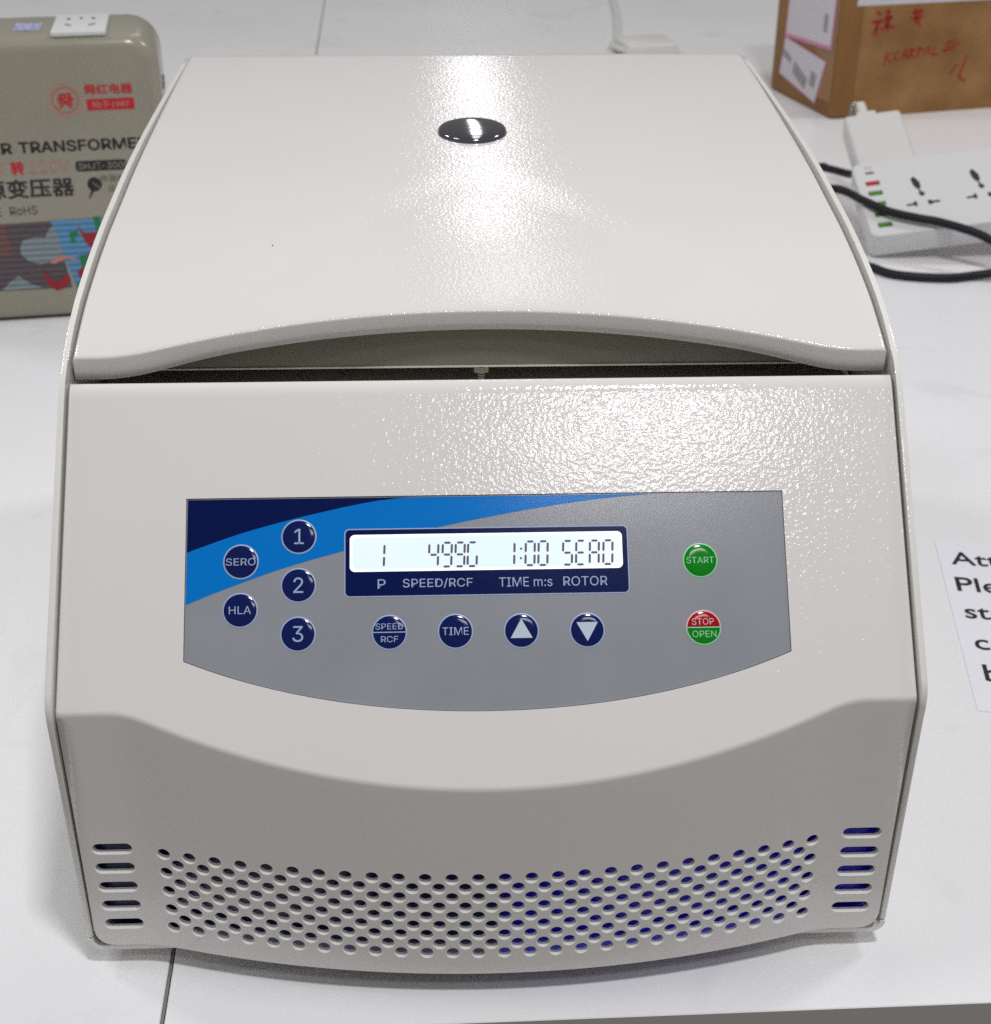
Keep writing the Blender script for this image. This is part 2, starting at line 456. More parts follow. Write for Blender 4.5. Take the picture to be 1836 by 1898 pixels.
# side panels: slab with the machine's profile
def side_outline(inset=0.0):
    pts = []
    pts += [(0.0040, 0.0150), (0.0029, 0.0160)]
    # knee, rounded
    kx = [(0.0012, Kz-0.010), (0.0002, Kz-0.004), (0.0008, Kz+0.0018), (0.0040, Kz+0.0062)]
    pts += kx
    # upper bend
    pts += [(Ty-0.0075, Tz-0.0088), (Ty-0.0030, Tz-0.0042), (Ty+0.0015, Tz-0.0004), (Ty+0.0065, Tz+0.0030)]
    for i in range(1, 27):
        y = 0.10+(0.4555-0.10)*i/26
        pts.append((y, prof(y)))
    pts += [(0.4585, 0.281), (0.4595, 0.277), (0.4595, 0.0150)]
    return pts
OUT = side_outline()
def side_panel(sx):
    bm = bmesh.new()
    a = [bm.verts.new((sx*0.1700, y, z)) for y, z in OUT]
    b = [bm.verts.new((sx*0.1676, y, z)) for y, z in OUT]
    fa = bm.faces.new(a); fb = bm.faces.new(list(reversed(b)))
    n = len(a)
    for i in range(n): bm.faces.new((a[i], b[i], b[(i+1) % n], a[(i+1) % n]))
    rim = [e for e in bm.edges if abs(e.verts[0].co.x-e.verts[1].co.x) < 1e-6]
    bmesh.ops.bevel(bm, geom=rim, offset=0.0007, segments=2, profile=0.5, affect='EDGES')
    return bm_obj('side_panel', bm, M['rim'], CF, angle=45)
side_panel(-1); side_panel(1)

# base tray (its lip shows as a light line under the front cover)
bm = bmesh.new()
pts = []
for sx, x0 in ((-1, -0.1640), (1, 0.1640)):
    ang = [(180, 270), (270, 360)][sx > 0]
    for k in range(7):
        a = radians(ang[0]+(ang[1]-ang[0])*k/6)
        pts.append((x0+0.006*cos(a), 0.0150+0.006*sin(a)))
inner = []
for sx, x0 in ((-1, -0.1640), (1, 0.1640)):
    ang = [(180, 270), (270, 360)][sx > 0]
    for k in range(7):
        a = radians(ang[0]+(ang[1]-ang[0])*k/6)
        inner.append((x0+0.0038*cos(a), 0.0150+0.0038*sin(a)))
for (y0, y1) in ((0.0028, 0.455),):
    o0 = [bm.verts.new((x, y0, z)) for x, z in pts]; o1 = [bm.verts.new((x, y1, z)) for x, z in pts]
    i0 = [bm.verts.new((x, y0, z)) for x, z in inner]; i1 = [bm.verts.new((x, y1, z)) for x, z in inner]
    for k in range(len(pts)-1):
        bm.faces.new((o0[k], o0[k+1], o1[k+1], o1[k])); bm.faces.new((i0[k], i1[k], i1[k+1], i0[k+1]))
        bm.faces.new((o0[k], i0[k], i0[k+1], o0[k+1])); bm.faces.new((o1[k], o1[k+1], i1[k+1], i1[k]))
    bm.faces.new((o0[0], o1[0], i1[0], i0[0])); bm.faces.new((o0[-1], i0[-1], i1[-1], o1[-1]))
bm_obj('base_tray', bm, M['rim'], CF)
for fx in (-0.13, 0.13):
    for fy in (0.05, 0.41):
        bm = bmesh.new(); bmesh.ops.create_cone(bm, cap_ends=True, segments=20, radius1=0.013, radius2=0.015, depth=0.0088)
        bmesh.ops.translate(bm, verts=bm.verts, vec=(fx, fy, 0.0044)); bm_obj('foot', bm, M['rubber'], CF)

# --- front cover -------------------------------------------------
XH = 0.1660; HC = -0.002
R_ = 0.475
def yv(x):
    a = abs(x)
    c = -0.0190+x*x/(2*R_)
    flat = 0.0017
    k = 0.0022                              # smooth join between bulge and flat sides
    d = flat-c
    # smooth minimum
    hh = max(0.0, min(1.0, 0.5+0.5*(flat-c)/k))
    return flat*(1-hh)+c*hh-k*hh*(1-hh)
def knee_s(x):
    return (Ty+nY*HC-yv(x))/(-dY)
XS = []
x = -XH
N_X = 110
XS = [-XH+2*XH*i/N_X for i in range(N_X+1)]
FT = 0.0014                                # fillet tangent length
ST = 0.0057
S0 = ST+0.0046                         # where the plane starts below the rounded top edge
cv = MB()
# panel opening
PX = [(-0.1184, 0.0522), (0.1185, 0.0522)]
def panel_bottom(x):                       # arc through measured points
    return 0.1378-(0.1378-0.1167)*(x/0.1183)**2*(0.86+0.14*(x/0.1183)**2)
def panel_outline(off=0.0):
    w0, w1 = 0.11855+off, 0.11830+off
    L = [(-w0, 0.0522-off), (w0, 0.0522-off)]
    for i in range(41):
        t = 1-2*i/40
        L.append((w1*t, panel_bottom(0.1183*t)+off))
    return L
PO = panel_outline()
slope_loop = [(x, S0) for x in XS]+[(x, knee_s(x)-FT) for x in reversed(XS)]
v2, f2 = cdt([slope_loop], [], [PO])
cv.add([SP(a, b, HC) for a, b in v2], f2, M['paint'])
n = len(PO)
ring0 = [SP(a, b, HC) for a, b in PO]; ring1 = [SP(a, b, HC-0.0016) for a, b in PO]
cv.add(ring0+ring1, [(i, (i+1) % n, n+(i+1) % n, n+i) for i in range(n)], M['rim'])
# knee fillet
vs = []; K_ = 8
for x in XS:
    ks = knee_s(x)
    A = Vector(SP(x, ks-FT, HC)); C = Vector(SP(x, ks, HC)); B = Vector((x, yv(x), C.z-FT))
    for k in range(K_+1):
        t = k/K_; vs.append((1-t)**2*A+2*t*(1-t)*C+t*t*B)
fs = []
for i in range(N_X):
    for k in range(K_):
        a = i*(K_+1)+k; fs.append((a, a+1, a+K_+2, a+K_+1))
cv.add(vs, fs, M['paint'])
# lower perforated face, in (x, z)
def zknee(x): return SP(x, knee_s(x), HC)[2]-FT
ZB = 0.0125
def cover_bottom(x):
    a = abs(x)
    r = 0.008
    if a > XH-r: return ZB+r-sqrt(max(0, r*r-(a-(XH-r))**2))
    return ZB
low_loop = [(x, zknee(x)) for x in XS]+[(x, cover_bottom(x)) for x in reversed([-XH+2*XH*(i/N_X) for i in range(N_X+1)])]
# refine ends so corners are round
ends = [XH-0.008*(1-cos(radians(a))) for a in (15, 30, 45, 60, 75)]
xb = sorted(set([round(v, 6) for v in XS]+[round(e, 6) for e in ends]+[round(-e, 6) for e in ends]))
low_loop = [(x, zknee(x)) for x in XS]+[(x, cover_bottom(x)) for x in reversed(xb)]
CH = 0.00030
circles = []; slots = []
DX = 0.01058
for r in range(9):
    z = 0.0643-0.0100*r/2*1.0025
    cnt = 26 if r % 2 == 0 else 25
    for c in range(cnt):
        circles.append(((c-(cnt-1)/2)*DX, z))
for sx in (-1, 1):
    for k in range(5): slots.append((sx*0.1533, 0.0657-0.01025*k))
HR = 0.00262
def circ(cx, cz, r, n=20): return [(cx+r*cos(2*pi*k/n), cz+r*sin(2*pi*k/n)) for k in range(n)]
def slot(cx, cz, hw, r, n=8):
    pts = []
    for k in range(n+1):
        a = radians(-90+180*k/n); pts.append((cx+hw-r+r*cos(a), cz+r*sin(a)))
    for k in range(n+1):
        a = radians(90+180*k/n); pts.append((cx-hw+r+r*cos(a), cz+r*sin(a)))
    return pts
shapes = [(circ(cx, cz, HR+CH), circ(cx, cz, HR), circ(cx, cz, HR)) for cx, cz in circles]
shapes += [(slot(cx, cz, 0.0080+CH, 0.0026+CH), slot(cx, cz, 0.0080, 0.0026), None) for cx, cz in slots]
stein = []
for i in range(1, N_X):
    x = XS[i]
    zt = zknee(x)
    for z in (0.0155, 0.019, 0.073, 0.078, 0.085, 0.092, 0.099, 0.106, 0.113, 0.120, 0.127):
        if z < zt-0.002 and abs(x) < XH-0.004: stein.append((x, z))
    if 0.136 < abs(x) < 0.1445:
        for z in (0.024, 0.030, 0.036, 0.042, 0.048, 0.054, 0.060, 0.066): stein.append((x, z))
v2, f2 = cdt([low_loop], stein, [s[0] for s in shapes])
cv.add([(a, yv(a), b) for a, b in v2], f2, M['paint'])
TH = 0.0026
for o_, i_, _ in shapes:
    n = len(o_)
    A = [(a, yv(a), b) for a, b in o_]; B = [(a, yv(a)+CH, b) for a, b in i_]; Cc = [(a, yv(a)+TH, b) for a, b in i_]
    cv.add(A+B, [(k, (k+1) % n, n+(k+1) % n, n+k) for k in range(n)], M['holewall'])
    cv.add(B+Cc, [(k, (k+1) % n, n+(k+1) % n, n+k) for k in range(n)], M['holewall'])
# back face of the perforated part, so the plate has thickness
v3, f3 = cdt([low_loop], [], [s[1] for s in shapes])
cv.add([(a, yv(a)+TH, b) for a, b in v3], [tuple(reversed(f)) for f in f3], M['paint_inner'])
# returned edges: bottom, sides
def strip(A, B, mm): cv.add(A+B, [(i, i+1, len(A)+i+1, len(A)+i) for i in range(len(A)-1)], mm)
bl = [(x, yv(x), cover_bottom(x)) for x in xb]
strip(bl, [(x*0.9965, y+0.0006, z+(-0.0006)) for x, y, z in bl], M['paint'])
bl2 = [(x*0.9965, y+0.0006, z-0.0006) for x, y, z in bl]
strip(bl2, [(x, y+TH, z) for x, y, z in bl2], M['paint'])
# top rounded edge, then back and down
vs = []
for x in XS:
    A = Vector(SP(x, S0, HC)); C = Vector(SP(x, ST, HC)); B = C+Vector((0, 0.0026, 0.0))
    row = []
    for k in range(9):
        t = k/8; row.append((1-t)**2*A+2*t*(1-t)*C+t*t*B)
    row.append(B+Vector((0, 0.0012, -0.0004))); row.append(B+Vector((0, 0.0016, -0.0016))); row.append(B+Vector((0, 0.0016, -0.013)))
    vs += row
rn = 12; fs = []
for i in range(N_X):
    for k in range(rn-1):
        a = i*rn+k; fs.append((a, a+rn, a+rn+1, a+1))
cv.add(vs, fs, M['paint'])
for sx in (-1, 1):                           # side returns of the cover
    col = [Vector(SP(sx*XH, S0, HC))]
    i0 = 0 if sx < 0 else N_X
    line = [vs[i0*rn+k] for k in range(9, -1, -1)]
    line = line + [Vector(SP(sx*XH, S0+(knee_s(XH)-FT-S0)*t/6, HC)) for t in range(1, 7)]
    ks = knee_s(sx*XH); A = Vector(SP(sx*XH, ks-FT, HC)); C = Vector(SP(sx*XH, ks, HC)); B = Vector((sx*XH, yv(XH), C.z-FT))
    line += [(1-t)**2*A+2*t*(1-t)*C+t*t*B for t in (0.25, 0.5, 0.75, 1.0)]
    line += [Vector((sx*XH, yv(XH), B.z+(cover_bottom(XH)-B.z)*t/4)) for t in range(1, 5)]
    ln = [tuple(p) for p in line]
    l2 = [(p.x+sx*0.0005, p.y+0.0007, p.z-0.0002) for p in line]
    l3 = [(p.x+sx*0.0005, p.y+0.012, p.z-0.004) for p in line]
    strip(ln, l2, M['paint']); strip(l2, l3, M['paint'])
cover = cv.obj('front_cover', CF)
bm = bmesh.new(); bm.from_mesh(cover.data)
bmesh.ops.remove_doubles(bm, verts=bm.verts, dist=0.00003)
bmesh.ops.recalc_face_normals(bm, faces=bm.faces)
bm.to_mesh(cover.data); bm.free()
for p in cover.data.polygons: p.use_smooth = True
cover.data.set_sharp_from_angle(angle=radians(30))
for p in cover.data.polygons:
    nrm = p.normal
    if abs(nrm.x) < 0.002 and abs(nrm.y*nZ-nrm.z*nY) < 0.004 and p.center.z > 0.1: p.use_smooth = False

# inner parts seen through the holes
def baffle(xa, xb_, mtl):
    vs = []; n = 24
    for i in range(n+1):
        x = xa+(xb_-xa)*i/n
        for dy in (0.0, 0.0012):
            for z in (0.0118, 0.034, 0.092): vs.append((x, yv(x)*0.9+0.0085+dy, z))
    fs = []
    for i in range(n):
        a = i*6
        for k in (0, 1): fs += [(a+k, a+6+k, a+7+k, a+1+k), (a+3+k, a+4+k, a+10+k, a+9+k)]
        fs += [(a, a+3, a+9, a+6), (a+2, a+8, a+11, a+5)]
    fs += [(0, 1, 4, 3), (1, 2, 5, 4)]; e = n*6; fs += [(e, e+3, e+4, e+1), (e+1, e+4, e+5, e+2)]
    return fix_normals(new_obj('inner_baffle', vs, fs, mtl, CF, smooth=True, angle=40))
baffle(-0.162, 0.0045, M['navy_film']); baffle(0.0048, 0.162, M['blue_film'])
# chamber deck and rear panel
box('chamber_deck', -0.1655, 0.1655, 0.0975, 0.452, 0.205, 0.2085, M['paint_inner'], CF)
box('rear_panel', -0.1670, 0.1670, 0.4555, 0.4580, 0.012, 0.268, M['paint'], CF)
# inner liner of the lid
box('liner_glint_strip', -0.1500, 0.1500, 0.1279, 0.1284, 0.2209, 0.2216, M['rim'], CF)  # pale strip added as the light line caught by the liner's lower edge
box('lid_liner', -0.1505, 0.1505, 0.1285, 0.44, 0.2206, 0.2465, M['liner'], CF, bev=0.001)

# --- lid ---------------------------------------------------------
def yf(x):
    a = abs(x)
    c = 0.1238-x*x/(2*0.4374)
    flat = 0.0990
    k = 0.004
    hh = max(0.0, min(1.0, 0.5+0.5*(c-flat)/k))
    return flat*(1-hh)+c*hh+k*hh*(1-hh)
def sst(t):
    t = max(0.0, min(1.0, t)); return t*t*(3-2*t)
def dent(x, y):
    t = (0.272-y)/(0.272-0.10)
    if t <= 0: return 0.0
    w = 0.152*t
    return 0.0007*sst((w-abs(x))/0.034+0.3)*sst(t*2.4)
def zl(x, y): return prof(y)-0.0021-dent(x, y)+0.0044*sst((y-0.22)/0.23)
LX = 0.1664
NXL = 120; NYL = 90
lv = []; rows = []
lxs = [-LX, -LX+0.0004, -LX+0.0010]+[(-LX+0.0018)+2*(LX-0.0018)*i/NXL for i in range(NXL+1)]+[LX-0.0010, LX-0.0004, LX]
def side_drop(x):
    d = LX-abs(x)
    return 0.0016*(1-sqrt(max(0, 1-(1-min(d, 0.0016)/0.0016)**2))) if d < 0.0016 else 0.0
def lip_depth(x): return 0.0090+0.0013*sst((abs(x)-0.105)/0.04)
for x in lxs:
    y0 = yf(x); sd = side_drop(x); yb = 0.4560
    zt = zl(x, y0)
    FR = 0.0012
    row = [(x, y0+0.0024, zt-lip_depth(x)+0.0006), (x, y0+0.0018, zt-lip_depth(x)+0.0002), (x, y0+0.0008, zt-lip_depth(x)-0.0001), (x, y0+0.0001, zt-lip_depth(x)+0.0006), (x, y0-0.0002, zt-lip_depth(x)*0.62), (x, y0-0.0004, zt-FR)]
    A = Vector((x, y0-0.0004, zt-FR)); C = Vector((x, y0-0.0004, zt)); B = Vector((x, y0+FR, zl(x, y0+FR)-sd))
    C.z = zl(x, y0-0.0004)-sd
    for k in range(1, 6):
        t = k/5; p = (1-t)**2*A+2*t*(1-t)*C+t*t*B; row.append(tuple(p))
    for j in range(1, NYL+1):
        t = j/NYL; t = t**1.25
        y = y0+FR+(yb-0.004-y0-FR)*t
        row.append((x, y, zl(x, y)-sd))
    zb = zl(x, yb-0.004)
    row += [(x, yb-0.0016, zb-0.0004-sd), (x, yb-0.0003, zb-0.0016-sd), (x, yb, zb-0.0035), (x, yb, zb-0.012)]
    rows.append(row)
nr = len(rows[0]); lv = [v for r in rows for v in r]; lf = []
for i in range(len(rows)-1):
    for k in range(nr-1):
        a = i*nr+k; lf.append((a, a+nr, a+nr+1, a+1))
for i, sg in ((0, -1), (len(rows)-1, 1)):
    b0 = len(lv); r = rows[i]
    lv += [(v[0], v[1], min(v[2], r[2][2]+10)-(0.0085 if 3 < k < nr-2 else 0.0)) for k, v in enumerate(r)]
    for k in range(4, nr-1): lf.append((i*nr+k, i*nr+k+1, b0+k+1, b0+k))
lid = new_obj('lid', lv, lf, M['lid'], CF, smooth=True, angle=40)
fix_normals(lid)
for p in lid.data.polygons: p.use_smooth = True
lid.data.set_sharp_from_angle(angle=radians(40))
# chrome oval button on the lid
em = MB(); nseg = 48; nr_ = 10
ex, ey = 0.0182, 0.0182
ecy = 0.3065
vs = []; fs = []
for j in range(nr_+1):
    t = j/nr_
    if j <= 2: rr = 1.0-0.02*j; hh = 0.0006+0.0009*j
    else:
        q_ = (j-2)/(nr_-2); rr = 0.96*cos(q_*pi/2); hh = 0.0024+0.0017*sin(q_*pi/2)
    for k in range(nseg):
        a = 2*pi*k/nseg
        X = ex*rr*cos(a); Y = ecy+ey*rr*sin(a)
        vs.append((X, Y, zl(X, Y)+hh-0.0008))
for j in range(nr_):
    for k in range(nseg): fs.append((j*nseg+k, j*nseg+(k+1) % nseg, (j+1)*nseg+(k+1) % nseg, (j+1)*nseg+k))
new_obj('lid_knob', vs, fs, M['chrome'], lid, smooth=True, angle=60)
# latch screw with its hexagon nut
bm = bmesh.new()
bmesh.ops.create_cone(bm, cap_ends=True, segments=6, radius1=0.0036, radius2=0.0036, depth=0.0028)
bmesh.ops.translate(bm, verts=bm.verts, vec=(0, 0.1312, 0.2192)); latch = None
vs = []; fs = []
turns = 9; nn = 16
for j in range(turns*4+1):
    rr = 0.0021+0.0003*(1 if j % 4 in (1, 2) else -1)
    for k in range(nn): vs.append((rr*cos(2*pi*k/nn), 0.1312+rr*sin(2*pi*k/nn), 0.2182-j*0.00030))
for j in range(turns*4):
    for k in range(nn): fs.append((j*nn+k, j*nn+(k+1) % nn, (j+1)*nn+(k+1) % nn, (j+1)*nn+k))
latch = new_obj('latch_screw', vs, fs, M['steel'], CF, smooth=True, angle=60)
bm_obj('nut', bm, M['steel'], latch, smooth=False)

for i_, (px_, py_, r_) in enumerate(((-0.0915, 0.1735, 0.0004),)):
    z_ = zl(px_, py_)
    new_obj('dust_speck', [(px_+r_*cos(k*pi/4), py_+r_*1.3*sin(k*pi/4), z_+0.0002) for k in range(8)], [tuple(range(8))], M['black'], lid)
# --- control panel -----------------------------------------------
def flatten(poly, h): return [SP(a, b, h) for a, b in poly]
HM = HC-0.0005
PI_ = panel_outline(-0.00022)
v2, f2 = cdt([PI_])
n = len(PI_)
cp = MB()
cp.add([SP(a, b, HM) for a, b in v2], f2, M['membrane'])
cp.add([SP(a, b, HM) for a, b in PI_]+[SP(a, b, HM-0.0008) for a, b in PI_], [(i, (i+1) % n, n+(i+1) % n, n+i) for i in range(n)], M['steel'])
PANEL = cp.obj('control_panel', CF)
# dark gap behind the panel edge
H1 = HM+0.00005; H2 = HM+0.00010; H3 = HM+0.00015; H4 = HM+0.00020; H5 = HM+0.00026
mm = 0.001
navy_c = [(-118, 73.9), (-107, 69.9), (-96.2, 66.3), (-85.5, 63.3), (-75, 60.6), (-64, 58.1), (-53.7, 55.9), (-42, 53.9), (-30.2, 52.7)]
blue_c = [(-117.9, 94.6), (-107, 90.2), (-95.9, 86.1), (-85.5, 82.4), (-74.9, 79.1), (-66, 76.6), (-57.6, 74.4), (-45, 71.2), (-30, 67.5), (-15.4, 64.3), (3, 60.8), (21.2, 57.7), (44, 54.6), (66.7, 52.7)]
def band(name, lower, upper, mtl, h):
    P = [(a*mm, b*mm) for a, b in lower]+[(a*mm, b*mm) for a, b in reversed(upper)]
    P = [(max(a, -0.11795), b) for a, b in P]
    v, f = cdt([P]); 
    return new_obj(name, [SP(a, b, h) for a, b in v], f, mtl, PANEL)
def smoothc(L):
    out = []
    P = [Vector(p) for p in L]
    for i in range(len(P)-1):
        p0 = P[max(i-1, 0)]; p1 = P[i]; p2 = P[i+1]; p3 = P[min(i+2, len(P)-1)]
        for k in range(5):
            t = k/5; v = 0.5*((2*p1)+(p2-p0)*t+(2*p0-5*p1+4*p2-p3)*t*t+(3*p1-p0-3*p2+p3)*t**3); out.append((v.x, v.y))
    out.append(tuple(P[-1])); return out
band('navy_stripe', smoothc(navy_c), [(-118, 52.75), (-31, 52.75)], M['navy'], H1)
sb = smoothc(blue_c); sn = smoothc(navy_c)
band('blue_stripe', sb, [(a, b+0.0) for a, b in sn]+[(-29, 52.75), (66, 52.75)], M['blue'], H1)

def button(cx, cs, cap, ringm, parts, split=None):
    """domed membrane button; parts: list of (text, mat, dx, ds, w, h)"""
    cx *= mm; cs *= mm
    b = MB()
    nseg = 40; R0 = 0.00695; R1 = 0.00640
    def hgt(r):  # domed
        t = min(1.0, r/R1); return 0.00036*(1-t**6)
    vs = [SP(cx+R0*cos(2*pi*k/nseg), cs+R0*sin(2*pi*k/nseg), H2) for k in range(nseg)]+[SP(cx+R1*cos(2*pi*k/nseg), cs+R1*sin(2*pi*k/nseg), H2+0.00008) for k in range(nseg)]
    if split:
        top = [f for f in range(nseg) if sin(2*pi*(f+0.5)/nseg) < 0]; 
        for sel, rm in ((lambda k: sin(2*pi*(k+0.5)/nseg) < 0, ringm[0]), (lambda k: sin(2*pi*(k+0.5)/nseg) >= 0, ringm[1])):
            b.add(vs, [(k, nseg+k, nseg+(k+1) % nseg, (k+1) % nseg) for k in range(nseg) if sel(k)], rm)
    else:
        b.add(vs, [(k, nseg+k, nseg+(k+1) % nseg, (k+1) % nseg) for k in range(nseg)], ringm)
    rings = 9
    dv = []
    for j in range(rings):
        r = R1*(1-(j/rings)**1.7)
        dv += [SP(cx+r*cos(2*pi*k/nseg), cs+r*sin(2*pi*k/nseg), H2+0.00008+hgt(r)) for k in range(nseg)]
    dv.append(SP(cx, cs, H2+0.00008+hgt(0)))
    def quads(sel):
        f = []
        for j in range(rings-1):
            for k in range(nseg):
                if sel(k): f.append((j*nseg+k, (j+1)*nseg+k, (j+1)*nseg+(k+1) % nseg, j*nseg+(k+1) % nseg))
        for k in range(nseg):
            if sel(k): f.append(((rings-1)*nseg+k, rings*nseg, (rings-1)*nseg+(k+1) % nseg))
        return f
    if split:
        b.add(dv, quads(lambda k: sin(2*pi*(k+0.5)/nseg) < 0), cap[0])
        b.add(dv, quads(lambda k: sin(2*pi*(k+0.5)/nseg) >= 0), cap[1])
    else: b.add(dv, quads(lambda k: True), cap)
    def T(p):
        dx, ds = p[0]*mm, -p[1]*mm
        return SP(cx+dx, cs+ds, H2+0.00054)
    for it in parts:
        if it[0] == 'poly':
            v, f = cdt([it[2]]); b.add(v, f, it[1], T)
        else:
            body, mt_, dx, ds, w, h = it
            put_text(b, body, mt_, dx, -ds, w, h, T)
    o = new_obj('button', b.v, b.f, b.m, PANEL, b.i, smooth=True, angle=50)
    return o
def line_poly(w, t, n=12):
    return [(-w+2*w*i/n, -t) for i in range(n+1)]+[(w-2*w*i/n, t) for i in range(n+1)]
R = M['ring']
button(-74.15, 68.1, M['navyb'], R, [('1', R, 0.1, 0, None, 6.1)])
button(-74.2, 87.5, M['navyb'], R, [('2', R, 0, 0, None, 6.1)])
button(-74.25, 106.7, M['navyb'], R, [('3', R, 0, 0, None, 6.2)])
button(-96.75, 77.8, M['navyb'], R, [('SERO', R, 0, 0.1, 11.6, 2.9)])
button(-96.76, 97.0, M['navyb'], R, [('HLA', R, 0, 0, 8.6, 3.05)])
button(-38.75, 106.6, M['navyb'], R, [('SPEED', R, 0, -2.3, 10.9, 2.4), ('RCF', R, 0.1, 2.7, 6.7, 2.4), ('poly', R, line_poly(6.4, 0.2))])
button(-13.0, 106.6, M['navyb'], R, [('TIME', R, 0, 0, 10.3, 3.05)])
button(12.73, 106.8, M['navyb'], R, [('poly', M['tri'], [(-4.3, -2.9), (4.3, -2.9), (0, 4.7)])])
button(38.5, 107.0, M['navyb'], R, [('poly', M['tri'], [(-4.2, 3.1), (0, -4.4), (4.2, 3.1)])])
button(84.22, 80.0, M['green'], M['ringg'], [('START', M['ringg'], -0.1, 0, 11.0, 2.6)])
button(84.27, 106.75, (M['red'], M['green']), (M['ringr'], M['ringg']), [('STOP', M['ringr'], -0.3, -2.3, 8.7, 2.6), ('OPEN', M['ringg'], 0.1, 2.6, 9.4, 2.6), ('poly', M['ringg'], line_poly(6.4, 0.22))], split=True)

# display window: pale outline, navy surround, backlit glass, segments, legends
disp = MB()
def flat(mb, loop, h, mtl):
    v, f = cdt([loop]); mb.add([SP(a*mm, b*mm, h) for a, b in v], f, mtl)
flat(disp, rrect(-56.3, 55.9, 65.3, 92.6, 2.0), H2, M['ring'])
flat(disp, rrect(-55.85, 55.45, 65.75, 92.15, 1.7), H3, M['navy'])
for body, cx, w in (('P', -41.7, 3.1), ('SPEED/RCF', -19.7, 27.4), ('TIME m:s', 14.9, 21.0), ('ROTOR', 38.4, 17.4)):
    hh = 3.75 if body != 'SPEED/RCF' else 3.95
    put_text(disp, body, R, cx, -87.5, w, hh, lambda p: SP(p[0]*mm, -p[1]*mm, H4))
DISP = disp.obj('display', PANEL)
lc = MB()
flat(lc, rrect(-54.15, 53.5, 67.75, 82.55, 2.0), H4, M['lcd_edge'])
flat(lc, rrect(-53.1, 52.5, 68.7, 81.6, 2.6), H5, M['lcd'])
SEG = {'a': ((0, 1), (1, 1)), 'b': ((1, 1), (1, .5)), 'c': ((1, .5), (1, 0)), 'd': ((0, 0), (1, 0)), 'e': ((0, .5), (0, 0)), 'f': ((0, 1), (0, .5)), 'g': ((0, .5), (1, .5))}
def seg_char(mb, segs, cx, w=3.55, h=9.5, t=0.9, cs=76.2):
    for s in segs:
        (x0, y0), (x1, y1) = SEG[s]
        p0 = Vector(((x0-0.5)*w, (y0-0.5)*h)); p1 = Vector(((x1-0.5)*w, (y1-0.5)*h))
        d = (p1-p0); L = d.length; d.normalize(); nn_ = Vector((-d.y, d.x)); g_ = 0.40; e_ = 0.42
        a = p0+d*g_; b = p1-d*g_
        pts = [a, a+d*e_+nn_*t/2, b-d*e_+nn_*t/2, b, b-d*e_-nn_*t/2, a+d*e_-nn_*t/2]
        mb.add([SP((cx+p.x+p.y*0.045)*mm, (cs-p.y)*mm, H5+0.00006) for p in pts], [(0, 1, 2, 3, 4, 5)], M['seg'])
LIT = [('bc', -42.4), ('fgbc', -21.2), ('afgbcd', -15.9), ('afgbcd', -10.8), ('afedc', -5.9),
       ('bc', 8.9), ('abcdef', 16.9), ('abcdef', 22.0), ('afgcd', 31.7), ('afged', 36.9), ('abcefg', 42.3), ('abcdef', 47.7)]
for s, cx in LIT: seg_char(lc, s, cx)
for ds in (-1.9, 1.9):
    lc.add([SP((13.3+0.5*cos(k*pi/4)-ds*0.045)*mm, (76.2+ds+0.5*sin(k*pi/4))*mm, H5+0.00006) for k in range(8)], [tuple(range(8))], M['seg'])
lcd = lc.obj('display_glass', PANEL)

# ------------------------------------------------------------------ power transformer, left behind the centrifuge
TR = thing('power_transformer', 'khaki power transformer box with red and black print, behind the left side of the centrifuge', 'transformer', (-0.34544, 0.75361, 0), math.atan2(.1507246, .98857579))
bm = box_bm(-0.16, 0.1012, 0.0, 0.100, 0.0, 0.2370)
ed = [e for e in bm.edges if abs(e.verts[0].co.y-e.verts[1].co.y) > 0.05 and e.verts[0].co.z > 0.1]
bmesh.ops.bevel(bm, geom=ed, offset=0.026, segments=8, profile=0.5, affect='EDGES')
fr = [f for f in bm.faces if f.normal.y < -0.9 or f.normal.y > 0.9]
ed = list({e for f in fr for e in f.edges})
bmesh.ops.bevel(bm, geom=ed, offset=0.011, segments=5, profile=0.5, affect='EDGES')
bm_obj('case', bm, M['trans'], TR, angle=50)
box('bottom_seam', -0.155, 0.0985, 0.004, 0.096, -0.0005+0.001, 0.0022, M['black'], TR)
def tT(y): return lambda p: (p[0]*mm, y, p[1]*mm)
FY = -0.0002
tp = MB()
put_text(tp, 'TRANSFORMER', M['black'], 33.5, 150.2, 104.5, 8.9, tT(FY), bold=0.035)
tp.obj('title_lettering', TR); tp = MB()
put_text(tp, 'POWER', M['black'], -50.2, 150.0, 53, 8.9, tT(FY), bold=0.035)
tp.obj('black_lettering', TR); tp = MB()
put_text(tp, '变压器', M['black'], -6.0, 116.2, 54.5, 15.4, tT(FY), bold=0.02)
put_text(tp, '电源', M['black'], -51.4, 116.0, 34.5, 15.4, tT(FY), bold=0.02)
tp.obj('black_lettering', TR); tp = MB()
put_text(tp, 'RoHS', M['black'], -22.3, 97.6, 22.0, 7.4, tT(FY))
put_text(tp, 'CE', M['black'], -46.5, 97.4, 12.5, 7.2, tT(FY))
tp.obj('black_lettering', TR); tp = MB()
v, f = cdt([rrect(24.6, 66, 128.4, 137.0, 2.6)]); tp.add(v, f, M['black'], tT(FY))
put_text(tp, 'SHJZ-3000W', M['trans'], 51, 132.7, 48, 5.2, tT(FY-0.0002))
tp.obj('black_lettering', TR); tp = MB()
